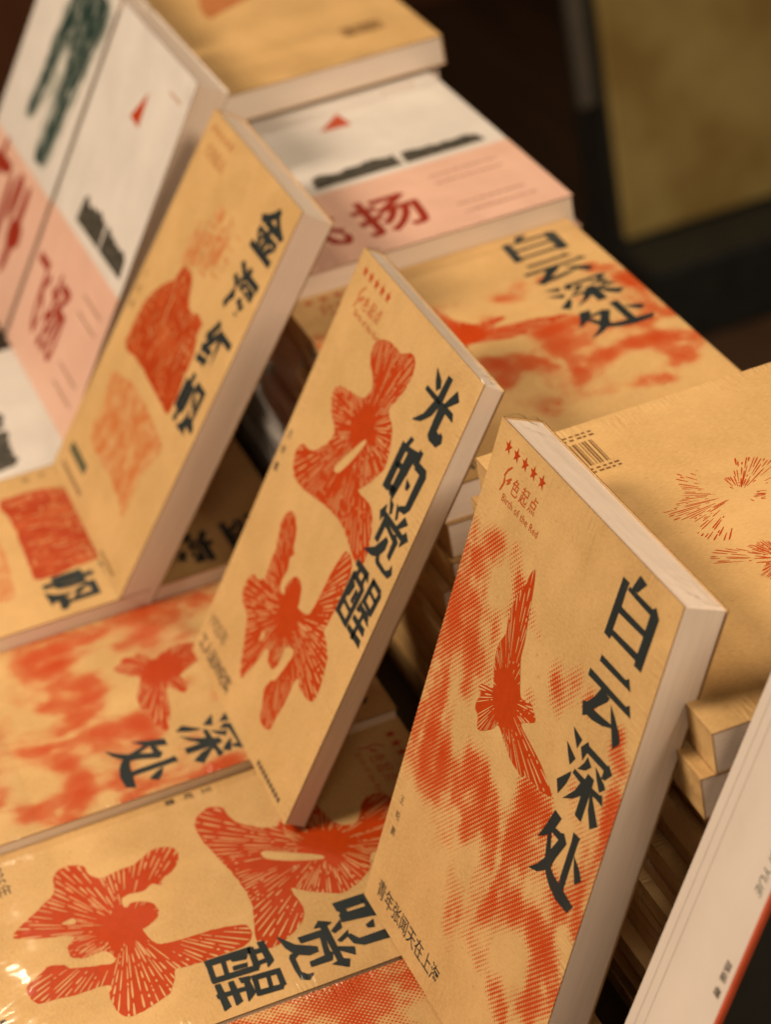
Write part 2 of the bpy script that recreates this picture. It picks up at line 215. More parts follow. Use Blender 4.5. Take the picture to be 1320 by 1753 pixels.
def mottled(name, c1, c2, scale, lo, hi, rough=0.5, wrapped=True):
    M, nt, b = mat(name)
    v = nz(nt, coords(nt), scale, 5, 0.65)
    nt.links.new(mix(nt, ramp(nt, v, lo, hi), c1, c2), b.inputs['Base Color'])
    b.inputs['Roughness'].default_value = rough
    if wrapped: film(nt, b)
    else: b.inputs['Specular IOR Level'].default_value = 0.3
    return M
M_SAIL = mottled('worn_red_print', (0.37, 0.040, 0.004), (0.50, 0.115, 0.03), 0.07, 0.42, 0.72)
M_SAILFAINT = mottled('faded_red_print', (0.50, 0.17, 0.05), (0.565, 0.345, 0.15), 0.10, 0.38, 0.66)
M_INKWASH = mottled('dark_ink_wash', (0.03, 0.032, 0.026), (0.20, 0.17, 0.135), 0.30, 0.42, 0.76)
M_GREENWASH = mottled('green_ink_wash', (0.015, 0.04, 0.034), (0.36, 0.385, 0.34), 0.075, 0.46, 0.74)
M_PALEWASH = mottled('pale_green_wash', (0.24, 0.26, 0.225), (0.60, 0.585, 0.54), 0.06, 0.38, 0.66)
M_WHITE = mottled('white_cover_paper', (0.60, 0.57, 0.535), (0.665, 0.635, 0.60), 0.02, 0.3, 0.7)
M_BAND = mottled('salmon_paper_band', (0.64, 0.405, 0.315), (0.69, 0.445, 0.35), 0.02, 0.3, 0.7)

def pages(name, c1, c2):
    M, nt, b = mat(name)
    v = coords(nt, 0.02, 9.0, 0.02)
    n = nz(nt, v, 1.0, 3, 0.6)
    v2 = coords(nt, 0.03, 0.8, 0.03)
    n2 = nz(nt, v2, 1.0, 2, 0.6)
    c = mix(nt, ramp(nt, n, 0.2, 0.8), c1, c2)
    c = mix(nt, math_(nt, 'MULTIPLY', ramp(nt, n2, 0.36, 0.68), 0.24), c, tuple(x * 0.78 for x in c1))
    nt.links.new(c, b.inputs['Base Color'])
    b.inputs['Roughness'].default_value = 0.6
    bp = nd(nt, 'ShaderNodeBump'); bp.inputs['Strength'].default_value = 0.2; bp.inputs['Distance'].default_value = 0.0002
    nt.links.new(n, bp.inputs['Height']); nt.links.new(bp.outputs[0], b.inputs['Normal'])
    # shrink film drawn tight over the page edges
    b.inputs['Coat Weight'].default_value = 0.45; b.inputs['Coat Roughness'].default_value = 0.16
    wv = nz(nt, coords(nt, 0.25, 0.5, 0.25), 0.35, 3, 0.55)
    bq = nd(nt, 'ShaderNodeBump'); bq.inputs['Strength'].default_value = 0.6; bq.inputs['Distance'].default_value = 0.0012
    nt.links.new(wv, bq.inputs['Height']); nt.links.new(bq.outputs[0], b.inputs['Coat Normal'])
    return M
M_PAGE = pages('page_edges', (0.72, 0.61, 0.52), (0.80, 0.69, 0.60))

def plain(name, c1, c2, scale, rough=0.5, bump=0.0, spec=0.5, stretch=(1, 1, 1)):
    M, nt, b = mat(name)
    v = nz(nt, coords(nt, *stretch, rand=False), scale, 5, 0.6)
    nt.links.new(mix(nt, ramp(nt, v, 0.3, 0.7), c1, c2), b.inputs['Base Color'])
    b.inputs['Roughness'].default_value = rough
    b.inputs['Specular IOR Level'].default_value = spec
    if bump:
        bp = nd(nt, 'ShaderNodeBump'); bp.inputs['Strength'].default_value = bump; bp.inputs['Distance'].default_value = 0.001
        nt.links.new(v, bp.inputs['Height']); nt.links.new(bp.outputs[0], b.inputs['Normal'])
    return M
M_EDGE = plain('cover_board_edge', (0.16, 0.075, 0.03), (0.22, 0.11, 0.045), 0.2)
M_TABLE = plain('dark_table_wood', (0.020, 0.011, 0.006), (0.035, 0.019, 0.010), 0.03, 0.5, 0.1, 0.3, (1, 0.1, 1))
M_FLOOR = plain('dark_floor_boards', (0.05, 0.028, 0.016), (0.085, 0.045, 0.024), 0.02, 0.6, 0.1, 0.2, (0.1, 1, 1))
M_WALL = plain('dark_brown_panelling', (0.13, 0.048, 0.020), (0.18, 0.070, 0.030), 0.012, 0.5, 0.1, 0.3, (1, 1, 0.06))
M_FRAME = plain('black_lacquer', (0.012, 0.014, 0.013), (0.020, 0.022, 0.020), 0.03, 0.45, 0, 0.4)
M_GOLD = plain('mustard_mottled_panel', (0.28, 0.185, 0.05), (0.44, 0.335, 0.12), 0.007, 0.55, 0.0, 0.4)
M_STEEL = plain('dull_grey_metal', (0.09, 0.08, 0.065), (0.12, 0.105, 0.08), 0.02, 0.5, 0, 0.5)
M_NIGHT = plain('matt_black_cover', (0.016, 0.016, 0.013), (0.022, 0.021, 0.017), 0.03, 0.55, 0, 0.3)
M_RULE = ink('fine_grey_rule', (0.42, 0.36, 0.30))
M_REDEDGE = plain('red_cover_edge', (0.42, 0.06, 0.02), (0.50, 0.08, 0.03), 0.05)
M_SPINEWHITE = mottled('white_spine_paper', (0.64, 0.57, 0.51), (0.69, 0.615, 0.55), 0.02, 0.3, 0.7, wrapped=False)

def clear_film():
    M, nt, b = mat('clear_shrink_film')
    out = nt.nodes['Material Output']
    tr = nd(nt, 'ShaderNodeBsdfTransparent'); tr.inputs[0].default_value = (1, 1, 1, 1)
    gl = nd(nt, 'ShaderNodeBsdfGlossy'); gl.inputs['Roughness'].default_value = 0.12
    fr = nd(nt, 'ShaderNodeFresnel'); fr.inputs[0].default_value = 1.5
    mx = nd(nt, 'ShaderNodeMixShader')
    ge = nd(nt, 'ShaderNodeNewGeometry')
    front = math_(nt, 'SUBTRACT', 1.0, ge.outputs['Backfacing'])
    nt.links.new(math_(nt, 'MULTIPLY', math_(nt, 'MULTIPLY', fr.outputs[0], 0.9), front), mx.inputs[0])
    nt.links.new(tr.outputs[0], mx.inputs[1]); nt.links.new(gl.outputs[0], mx.inputs[2])
    nt.links.new(mx.outputs[0], out.inputs['Surface'])
    return M
M_FILM = clear_film()

# ------------------------------------------------------------------ mesh helpers (millimetres in, metres out)
def new_obj(name, bm, mats, parent=None, loc=(0, 0, 0), smooth=False):
    me = bpy.data.meshes.new(name); bm.to_mesh(me); bm.free()
    for mm_ in (mats if isinstance(mats, (list, tuple)) else [mats]): me.materials.append(mm_)
    if smooth:
        for p in me.polygons: p.use_smooth = True
    o = bpy.data.objects.new(name, me); scene.collection.objects.link(o)
    o.parent = parent; o.location = loc
    return o
def empty(name, label, cat, group=None):
    o = bpy.data.objects.new(name, None); scene.collection.objects.link(o)
    o.empty_display_size = 0.05
    tag(o, label, cat, group); return o
def tag(o, label, cat, group=None, kind=None):
    o['label'] = label; o['category'] = cat
    if group: o['group'] = group
    if kind: o['kind'] = kind
def box(bm, x0, x1, y0, y1, z0, z1, mi=0, bev=0.0):
    vs = [bm.verts.new((x * MM, y * MM, z * MM)) for x in (x0, x1) for y in (y0, y1) for z in (z0, z1)]
    fs = []
    for q in ((0, 1, 3, 2), (4, 6, 7, 5), (0, 4, 5, 1), (2, 3, 7, 6), (0, 2, 6, 4), (1, 5, 7, 3)):
        f = bm.faces.new([vs[i] for i in q]); f.material_index = mi; fs.append(f)
    bmesh.ops.recalc_face_normals(bm, faces=fs)
    if bev:
        es = list({e for f in fs for e in f.edges})
        bmesh.ops.bevel(bm, geom=es, offset=bev * MM, segments=2, affect='EDGES', profile=0.5)
LIFT = 0.07
class Print:
    """flat print lying a hair above the front sheet (local plane x, z facing -y)"""
    def __init__(s): s.bm = bmesh.new(); s.n = 0
    def _y(s, lift): s.n += 1; return -(lift + 0.004 * (s.n % 9)) * MM
    def poly(s, pts, holes=(), mi=0, lift=LIFT, y=None):
        loops = [[Vector((p[0], p[1], 0)) for p in l] for l in (pts, *holes)]
        flat = [p for l in loops for p in l]
        y = s._y(lift) if y is None else y
        vs = [s.bm.verts.new((p.x * MM, y, p.y * MM)) for p in flat]
        for t in tessellate_polygon(loops):
            a, b, c = (vs[i] for i in t)
            n = (b.co - a.co).cross(c.co - a.co)
            if n.length < 1e-14: continue
            try: f = s.bm.faces.new((a, b, c) if n.y < 0 else (a, c, b)); f.material_index = mi
            except ValueError: pass
    def bar(s, x0, z0, x1, z1, mi=0, lift=LIFT): s.poly([(x0, z0), (x1, z0), (x1, z1), (x0, z1)], (), mi, lift)
    def dash(s, x, z, ang, ln, wd, mi=0, lift=LIFT):
        ca, sa = cos(ang), sin(ang)
        P = lambda t, q: (x + ca * t - sa * q, z + sa * t + ca * q)
        s.poly([P(0, -wd * .22), P(ln * .6, -wd * .5), P(ln * .9, -wd * .42), P(ln, 0), P(ln * .9, wd * .42), P(ln * .6, wd * .5), P(0, wd * .22)], (), mi, lift)
    def text(s, string, x, z, size, heavy=0.0, mi=0, sx=1.0, rot=0.0, align='LEFT', lift=LIFT, shear=0.0, space=1.0):
        c = bpy.data.curves.new('lettering', 'FONT'); c.body = string; c.size = 1.0
        c.offset = heavy; c.resolution_u = 3; c.align_x = align; c.align_y = 'CENTER'; c.shear = shear; c.space_character = space
        o = bpy.data.objects.new('lettering', c); scene.collection.objects.link(o)
        bpy.context.view_layer.update()
        me = o.evaluated_get(bpy.context.evaluated_depsgraph_get()).to_mesh()
        y = s._y(lift); cr, sr = cos(rot), sin(rot)
        vs = [s.bm.verts.new(((x + (v.co.x * sx * cr - v.co.y * sr) * size) * MM, y, (z + (v.co.x * sx * sr + v.co.y * cr) * size) * MM)) for v in me.vertices]
        for p in me.polygons:
            try: f = s.bm.faces.new([vs[i] for i in p.vertices]); f.material_index = mi
            except ValueError: continue
            f.normal_update()
            if f.normal.y > 0: f.normal_flip()
        o.evaluated_get(bpy.context.evaluated_depsgraph_get()).to_mesh_clear()
        bpy.data.objects.remove(o); bpy.data.curves.remove(c)
    def column(s, string, x, z0, z1, size, heavy=0.0, mi=0):
        n = len(string)
        for i, ch in enumerate(string):
            s.text(ch, x, z0 + (z1 - z0) * (i / max(1, n - 1)), size, heavy, mi, align='CENTER')
    def done(s, name, mats, parent): return new_obj(name, s.bm, mats, parent)
def spline(pts, n=5):
    out = []; N = len(pts)
    for i in range(N):
        p0, p1, p2, p3 = (Vector(pts[(i + k) % N]) for k in (-1, 0, 1, 2))
        for j in range(n):
            t = j / n
            q = 0.5 * ((2 * p1) + (p2 - p0) * t + (2 * p0 - 5 * p1 + 4 * p2 - p3) * t * t + (3 * p1 - p0 - 3 * p2 + p3) * t ** 3)
            out.append((q.x, q.y))
    return out
def inside(p, poly):
    x, y = p; c = False; j = len(poly) - 1
    for i in range(len(poly)):
        xi, yi = poly[i]; xj, yj = poly[j]
        if (yi > y) != (yj > y) and x < (xj - xi) * (y - yi) / (yj - yi) + xi: c = not c
        j = i
    return c
def rough_edge(pts, amp, rng):
    return [(x + rng.uniform(-amp, amp), y + rng.uniform(-amp, amp)) for x, y in pts]
def burst(pr, polys, holes, centre, r0, rng, n, mi=0, wd=0.5, lift=LIFT, lmin=4.0, lmax=16.0, open_ends=True, dense=0.45):
    """thin tapering strokes that radiate from a centre through the outline"""
    rmax = max(sqrt((x - centre[0]) ** 2 + (y - centre[1]) ** 2) for q in polys for x, y in q)
    okp = lambda q: any(inside(q, P) for P in polys) and not any(inside(q, P) for P in holes)
    for i in range(n):
        a = (i + rng.uniform(-.22, .22)) / n * 2 * pi
        r = r0 * rng.uniform(0.8, 1.5)
        while r < rmax:
            ln = rng.uniform(lmin, lmax) if rng.random() > .22 else rng.uniform(.8, 2.2)
            if rng.random() < min(1.0, dense + r / 70.0):
                # shorten the stroke to what stays inside
                t = 0.0; P = lambda q: (centre[0] + cos(a) * (r + q), centre[1] + sin(a) * (r + q))
                while t <= ln and okp(P(t)): t += 0.5
                t = min(t, ln)
                if t > 0.8: pr.dash(*P(0), a, t, wd * rng.uniform(.6, 1.15) * (0.55 + 0.012 * r), mi, lift)
            r += ln + rng.uniform(0.6, 3.2)
def star(pr, x, z, r, mi=0):
    pr.poly([(x + cos(pi / 2 + i * pi / 5) * (r if i % 2 == 0 else r * .42), z + sin(pi / 2 + i * pi / 5) * (r if i % 2 == 0 else r * .42)) for i in range(10)], (), mi)

# ------------------------------------------------------------------ cover designs: each returns its printed parts once, copies share the meshes
def ink_density(x, z):
    d = 0.0
    for bx, bz, wgt, r in ART['blobs'] + MORE_BLOBS:
        q = ((x - bx) ** 2 + (z - bz) ** 2) / (2 * (1.15 * r) ** 2)
        if q < 9: d += wgt * exp(-q)
    v = Vector((x, z, 3.7))
    s = Vector((x * .085 + z * .02, z * .045 - x * .02, 3.7))       # wisps drawn out along the height
    d *= 0.85 + 0.85 * noise.fractal(s, 1.0, 2.0, 5)
    d += 0.34 * (noise.fractal(v * 0.09, 1.0, 2.0, 4) - .05) * min(1, d * 2.2)
    d += 0.22 * noise.fractal(v * 0.21, 1.0, 2.0, 3) * min(1, d * 2.0)
    d = max(0.0, d - 0.10)
    d = 1.2 * d / (d + 0.48)
    if x > 104 and z > 178: d *= 0.0
    return max(0.0, min(1.15, d)) * 1.02 - 0.02
MORE_BLOBS = [(6, 88, .8, 7), (14, 78, .6, 8), (4, 70, .5, 6), (8, 160, .35, 7), (5, 120, .5, 7), (20, 108, .45, 9), (40, 70, .45, 10), (90, 60, .45, 10), (70, 40, .4, 9)]

def book_body(t, kind):
    """cover (two boards and a spine) and the block of pages; local x = width, z = height, y = depth"""
    spine_right = kind.startswith('back')
    front = {'cloud': M_CLOUD, 'white': M_WHITE, 'flying': M_WHITE}.get(kind, M_KRAFT)
    base = M_WHITE if kind in ('white', 'flying') else M_KRAFT
    c = 0.45
    bm = bmesh.new()
    nx, nzz = (96, 132) if kind == 'cloud' else (8, 10)
    rng = random.Random(5)
    grid = [[bm.verts.new((W * i / nx * MM, 0.0, H * j / nzz * MM)) for j in range(nzz + 1)] for i in range(nx + 1)]
    for i in range(nx):
        for j in range(nzz):
            f = bm.faces.new((grid[i][j], grid[i + 1][j], grid[i + 1][j + 1], grid[i][j + 1])); f.material_index = 0
    # inside and edges of the front board (edge faces carry the board-edge colour)
    def slab(x0, x1, y0, y1, outer):
        vs = {(a, b, d): bm.verts.new(((x1 if a else x0) * MM, (y1 if b else y0) * MM, (H if d else 0) * MM)) for a in (0, 1) for b in (0, 1) for d in (0, 1)}
        for key, q in {'y0': ((0,0,0),(1,0,0),(1,0,1),(0,0,1)), 'y1': ((1,1,0),(0,1,0),(0,1,1),(1,1,1)), 'x0': ((0,1,0),(0,0,0),(0,0,1),(0,1,1)), 'x1': ((1,0,0),(1,1,0),(1,1,1),(1,0,1)), 'z0': ((0,1,0),(1,1,0),(1,0,0),(0,0,0)), 'z1': ((0,0,1),(1,0,1),(1,1,1),(0,1,1))}.items():
            if outer == 'front' and key == 'y0': continue
            f = bm.faces.new([vs[k] for k in q])
            f.material_index = 2 if key in ('z0', 'z1') or (outer != 'spine' and key in ('x0', 'x1')) else 1
    slab(0, W, 0, c, 'front'); slab(0, W, t - c, t, 'back')
    if spine_right: slab(W - c, W + 0.02, c, t - c, 'spine')
    else: slab(-0.02, c, c, t - c, 'spine')
    me = bpy.data.meshes.new('cover'); bm.to_mesh(me); bm.free()
    for mm_ in (front, base, M_EDGE): me.materials.append(mm_)
    if kind == 'cloud':
        at = me.attributes.new('ink', 'FLOAT', 'POINT')
        for i, v in enumerate(me.vertices):
            at.data[i].value = ink_density(v.co.x * 1000, v.co.z * 1000) if i < (nx + 1) * (nzz + 1) else -1.0
    bm = bmesh.new()
    ins = 0.7
    box(bm, (ins if spine_right else c + .02), (W - c - .02 if spine_right else W - ins), c + 0.03, t - c - 0.03, ins, H - ins)
    mp = bpy.data.meshes.new('page_block'); bm.to_mesh(mp); bm.free(); mp.materials.append(M_PAGE)
    return me, mp

def emblem(root):
    p = Print()
    for i in range(5): star(p, 11 + 7.65 * i, 202.5, 3.0)
    p.done('star_row', [M_RED], root)
    p = Print()
    for s in ([[17.7,197.6],[18.6,197.4],[15.8,194.7],[14.7,192.6],[14.8,191.8],[13.3,192.2],[15.0,195.4]], [[14.1,191.8],[14.9,191.9],[15.9,190.8],[15.3,188.9],[13.9,186.1],[12.9,186.1],[14.3,189.4]], [[16.0,191.2],[19.3,193.7],[20.3,193.4],[19.0,192.0],[20.0,192.2],[18.5,190.5],[17.0,189.9],[17.6,191.2]]):
        p.poly(s)
    p.text('色', 24.0, 191.3, 7.4, 0.004, align='CENTER', sx=.85, shear=.2)
    p.text('起', 32.0, 191.6, 7.6, 0.004, align='CENTER', sx=.85, shear=.2)
    p.text('点', 39.8, 192.0, 7.4, 0.004, align='CENTER', sx=.85, shear=.2)
    p.text('Birth of the Red', 16.4, 184.9, 4.35, 0.0, sx=1.02, space=1.12)
    p.done('series_lettering', [M_REDTEXT], root)

def art_cloud(root):
    p = Print(); rng = random.Random(11)
    outline = spline(ART['bird'], 4)
    p.poly(outline, (), 0, 0.05)
    burst(p, [outline], [], ART['bird_c'], 11.0, rng, 88, 1, 0.85, 0.10, 5, 20, dense=.55)
    p.done('bird_print', [M_RED, M_CREAM], root)
    p = Print()
    for s in ART['cloud_title']: p.poly(s, (), 0, 0.13)
    p.done('title_lettering', [M_BLACK], root)
    emblem(root)
    p = Print()
    p.text('青年张闻天在上海', 9.0, 10.0, 8.1, 0.006, sx=1.0)
    p.done('subtitle_lettering', [M_BLACK], root)
    p = Print(); p.column('王昭鹏', 8.5, 49.0, 34.7, 4.0)
    p.done('author_lettering', [M_GREY], root)

def art_light(root):
    p = Print(); rng = random.Random(4)
    up, uh = spline(ART['upper'], 4), spline(ART['upper_h'], 4)
    lo, lh = spline(ART['lower'], 4), spline(ART['lower_h'], 4)
    p.poly(rough_edge(up, .25, rng), [uh], 0, 0.05)
    burst(p, [up], [uh], ART['upper_c'], 11.5, rng, 104, 1, 0.86, 0.10, 4, 17, dense=.5)
    p.done('radiant_figure', [M_RED, M_CREAM], root)
    p = Print()
    p.poly(rough_edge(lo, .25, rng), [lh], 0, 0.05)
    burst(p, [lo], [lh], ART['lower_c'], 13.0, rng, 104, 1, 0.86, 0.10, 4, 17, dense=.5)
    p.done('radiant_figure', [M_RED, M_CREAM], root)
    p = Print()
    for s in ART['light_title']:
        for dx, dz in ((.22, .12), (-.22, .12), (0, -.25)): p.poly([(x + dx, z + dz) for x, z in s], (), 0, 0.13)
    p.done('title_lettering', [M_BLACK], root)
    emblem(root)
    p = Print()
    p.text('1925年', 4.8, 20.6, 8.6, -0.002, sx=1.0)
    p.done('date_lettering', [M_GREY], root)
    p = Print()
    p.text('工人运动纪实', 4.0, 8.6, 8.2, 0.02, sx=.98)
    p.done('subtitle_lettering', [M_GREY], root)
    p = Print()
    for i in range(9): p.bar(106 + i * 3.7, 2.6, 108.6 + i * 3.7, 4.9)
    p.done('publisher_lettering', [M_GREY], root)
    p = Print()
    p.column('王昭鹏', 5.6, 117.7, 100.9, 4.6, 0.02)
    p.done('author_lettering', [M_GREY], root)

def art_sail(root):
    rng = random.Random(8)
    p = Print()
    p.poly(rough_edge(spline(ART['sail_mass'], 5), .6, rng), (), 0, 0.05)
    p.done('red_block_print', [M_SAIL], root)
    p = Print(); sm = spline(ART['sail_mass'], 5)
    xs = [q[0] for q in sm]; zs = [q[1] for q in sm]
    for k in range(150):
        x, z = rng.uniform(min(xs), max(xs)), rng.uniform(min(zs), max(zs))
        wd, ht = (rng.uniform(.5, 1.2), rng.uniform(2, 7)) if rng.random() < .7 else (rng.uniform(3, 9), rng.uniform(.5, 1.0))
        if all(inside(q, sm) for q in ((x, z), (x + wd, z + ht))): p.bar(x, z, x + wd, z + ht, 0, .09)
    p.done('block_hatching', [M_SAILFAINT], root)
    p = Print()
    p.poly(rough_edge(spline(ART['sail_low'], 5), .8, rng), (), 0, 0.05)
    p.done('faded_block_print', [M_SAILFAINT], root)
    p = Print()
    up = spline(ART['sail_up'], 5)
    xs = [q[0] for q in up]; zs = [q[1] for q in up]
    for k in range(70):
        x, z = rng.uniform(min(xs), max(xs)), rng.uniform(min(zs), max(zs))
        if inside((x, z), up):
            if rng.random() < .5: p.bar(x, z, x + rng.uniform(4, 13), z + rng.uniform(.6, 1.4))
            else: p.bar(x, z, x + rng.uniform(.6, 1.5), z + rng.uniform(4, 12))
    p.bar(58, 171, 70, 178)
    for k in range(5): p.bar(44 + k * 9, 140 + k * 3, 51 + k * 9, 158 + k * 3)
    p.done('faded_block_print', [M_SAILFAINT], root)
    p = Print()
    for ch, z in (('金', 187), ('海', 155.5), ('红', 124), ('帆', 95)): p.text(ch, 128, z, 26, .036, align='CENTER', sx=1.28, lift=.13)
    p.done('title_lettering', [M_BLACK], root)
    p = Print()
    for i in range(5): star(p, 11 + 7.65 * i, 202.5, 3.0)
    p.text('红色起点', 12, 191.5, 8.2, 0.0, sx=1.0)
    p.done('series_lettering', [M_REDPALE], root)
    p = Print()
    for i in range(7): p.bar(13 + i * 4.7, 15.5, 16.9 + i * 4.7, 21.0)
    p.done('subtitle_lettering', [M_GREEN], root)
    p = Print()
    for i in range(8): p.bar(12 + i * 5.2, 6.2, 15.4 + i * 5.2, 9.0)
    p.done('caption_lettering', [M_BROWNINK], root)
    p = Print()
    for i in range(8): p.bar(107 + i * 3.4, 2.2, 109.3 + i * 3.4, 4.0)
    p.done('publisher_lettering', [M_BROWNINK], root)
    p = Print()
    p.column('王昭鹏', 8.0, 118, 100, 4.2)
    p.done('author_lettering', [M_BROWNINK], root)

def art_back(root):
    """back cover: x is counted from the fore-edge, z from the foot"""
    f = lambda q: (W - q[1], q[0])
    rng = random.Random(21)
    P1, P2, P2b, P3 = ([f(q) for q in ART[k]] for k in ('b_p1', 'b_p2', 'b_p2b', 'b_p3'))
    c1, c2 = f(ART['b_c1']), f(ART['b_c2'])
    mirror = lambda P, c: [(2 * c[0] - x, z) for x, z in P]
    p = Print()
    burst(p, [P1, P2, P2b], [], c1, 4.2, rng, 110, 0, 0.75, 0.06, 4, 14, dense=.7)
    p.done('hatched_flower_print', [M_RED], root)
    p = Print()
    burst(p, [P3, mirror(P3, c2)], [], c2, 5.0, rng, 110, 0, 0.75, 0.06, 4, 14, dense=.7)
    p.done('hatched_flower_print', [M_RED], root)
    p = Print(); x = 0.0
    while x < 24:
        wd = rng.choice((.35, .35, .7, 1.0)); p.bar(W - 43.5 + x, 13.5, W - 43.5 + x + wd, 32.0); x += wd + rng.choice((.4, .4, .8, 1.1))
    p.done('barcode_print', [M_BROWNINK], root)
    for z, h in ((34.0, 1.3), (36.6, 1.3), (9.3, 1.4), (6.6, 1.3)):
        p = Print(); x = W - 46.0
        while x < W - 20:
            wd = rng.uniform(.8, 2.2); p.bar(x, z, x + wd, z + h); x += wd + rng.uniform(.6, 1.5)
        p.done('small_print', [M_BROWNINK], root)

def art_back_red(root):
    rng = random.Random(23)
    p = Print()
    p.poly(rough_edge(spline([(50, 129), (62, 133), (96, 152), (108, 156), (112, 190), (70, 196), (54, 160)], 4), .7, rng), (), 0, 0.05)
    p.done('faded_block_print', [M_REDPALE], root)
    p = Print(); x = 0.0
    while x < 24:
        wd = rng.choice((.5, .9, 1.4)); p.bar(106 + x, 36, 106 + x + wd, 52); x += wd + rng.choice((.4, .7))
    p.done('barcode_print', [M_BROWNINK], root)

def band(root, t, z1):
    bm = bmesh.new()
    box(bm, -0.25, W + 0.02, -0.22, -0.03, 0.2, z1)
    box(bm, -0.25, -0.03, -0.03, t + 0.2, 0.2, z1)
    return new_obj('paper_band', bm, M_BAND, root)

def art_flying(root, t):
    rng = random.Random(31)
    p = Print()
    p.poly([(72, 165), (90, 164), (88, 184)], (), 0, 0.05)
    p.done('red_sail_print', [M_RED], root)
    p = Print()
    top = [(48 + i * 2.0, 110.0 + 4.0 * noise.noise(Vector((i * .21, 0, 0))) + rng.uniform(-.6, .6) - abs(i - 22) * .08) for i in range(24)]
    p.poly([(46, 93.5), *top, (95, 94)], (), 0, 0.05)
    top = [(98 + i * 2.0, 108.5 + 3.0 * noise.noise(Vector((i * .25, 5, 0))) + rng.uniform(-.6, .6) - i * .12) for i in range(22)]
    p.poly([(97, 94), *top, (142, 94.5)], (), 0, 0.05)
    p.done('ink_landscape_print', [M_INKWASH], root)
    p = Print()
    for i in range(4): p.bar(118 + i * 5.2, 193, 121.5 + i * 5.2, 194.6)
    p.done('series_lettering', [M_REDPALE], root)
    b = band(root, t, 87)
    p = Print()
    p.text('飞', 26, 37, 46, 0.022, align='CENTER', lift=0.30, sx=.78)
    p.text('扬', 68, 37, 47, 0.022, align='CENTER', lift=0.30, sx=.78)
    p.done('title_lettering', [M_DEEPRED], b)
    for z in (68, 58, 27, 16):
        p = Print(); x = 100.0
        while x < 136:
            wd = rng.uniform(1.5, 4); p.bar(x, z, x + wd, z + 1.2, 0, 0.30); x += wd + rng.uniform(.6, 1.2)
        p.done('small_print', [M_BROWNINK], b)

def art_green(root, t):
    rng = random.Random(41)
    p = Print()
    a = [(70, 200), (137, 200), (134, 170), (126, 140), (121, 108), (117, 95), (97, 94), (99, 110), (101, 130), (98, 150), (88, 165), (80, 150), (74, 130), (66, 112), (55, 108), (57, 130), (62, 160), (66, 185)]
    p.poly(rough_edge(spline(a, 5), .8, rng), (), 0, 0.05)
    p.done('green_landscape_print', [M_GREENWASH], root)
    p = Print()
    p.poly(rough_edge(spline([(62, 203), (142, 203), (139, 165), (131, 132), (124, 100), (112, 92), (92, 100), (88, 130), (72, 112), (52, 104), (54, 140), (58, 178)], 5), 1.2, rng), (), 0, 0.02)
    p.done('landscape_wash', [M_PALEWASH], root)
    b = band(root, t, 85)
    p = Print()
    for q in ([(20, 72), (60, 76), (58, 68), (22, 64)], [(34, 80), (42, 82), (36, 40), (28, 30)], [(66, 66), (74, 70), (80, 34), (70, 30)], [(84, 78), (96, 74), (92, 50), (82, 56)], [(96, 52), (118, 56), (122, 44), (100, 38)], [(104, 72), (114, 74), (112, 30), (102, 24)]):
        p.poly(spline(q, 4), (), 0, 0.30)
    p.done('title_lettering', [M_DEEPRED], b)

def film_foot(root, seed, z1=46):
    """loose clear film gathered at the foot of a flat book's cover"""
    bm = bmesh.new(); nx, nzz = 130, 40; g = []
    for i in range(nx + 1):
        row = []
        for j in range(nzz + 1):
            x = 0.5 + (W - 1) * i / nx; z = 0.4 + (z1 - .4) * j / nzz
            k = max(0.0, 1 - z / z1)
            ed = min(1.0, min(i, nx - i) / 4.0, j / 2.0)
            h = .9 * noise.fractal(Vector((x * .05, z * .07, seed)), 1.0, 2.0, 2) + .9 * (1 - abs(noise.noise(Vector((x * .16 + z * .05, z * .05, seed + 4))))) ** 3
            row.append(bm.verts.new((x * MM, -(0.26 + k ** 1.2 * ed * .8 * max(0.0, .6 + h)) * MM, z * MM)))
        g.append(row)
    for i in range(nx):
        for j in range(nzz): bm.faces.new((g[i][j], g[i + 1][j], g[i + 1][j + 1], g[i][j + 1]))
    return new_obj('shrink_film', bm, M_FILM, root, smooth=True)
def film_cap(root, t, seed):
    """loose clear film drawn over the head of the pages, crumpled towards both corners"""
    rng = random.Random(seed); bm = bmesh.new(); nx, ny = 110, 14
    g = []
    for i in range(nx + 1):
        row = []
        for j in range(ny + 1):
            x = -0.6 + (W + 1.2) * i / nx; y = 0.7 + (t - 1.4) * j / ny
            e = max(0.0, 1 - min(x + .6, W + .6 - x) / 34.0)
            ed = min(1.0, min(j, ny - j) / 3.0)
            v = Vector((x * .16, y * .34, seed * 3.1))
            h = 0.35 + 1.5 * e * ed * (0.5 + noise.fractal(v, 1.0, 2.0, 4)) + .35 * ed * noise.noise(Vector((x * .05, y * .2, seed)))
            h += 1.0 * e * ed * abs(noise.noise(Vector((x * .22 + y * .25, y * .12, seed + 9))))
            row.append(bm.verts.new((x * MM, y * MM, (H + max(.08, h) if 0 < j < ny else H - .35) * MM)))
        g.append(row)
    for i in range(nx):
        for j in range(ny): bm.faces.new((g[i][j], g[i + 1][j], g[i + 1][j + 1], g[i][j + 1]))
    return new_obj('shrink_film', bm, M_FILM, root, smooth=True)

# ------------------------------------------------------------------ books
PROTO = {}
def children(o): return [c for c in scene.objects if c.parent == o]
def copy_tree(src, parent):
    for ch in KIDS.get(src.name, []):
        c = ch.copy(); scene.collection.objects.link(c); c.parent = parent
        KIDS.setdefault(parent.name, []).append(c)
        copy_tree(ch, c)
KIDS = {}
def index_kids():
    KIDS.clear()
    for o in scene.objects:
        if o.parent: KIDS.setdefault(o.parent.name, []).append(o)

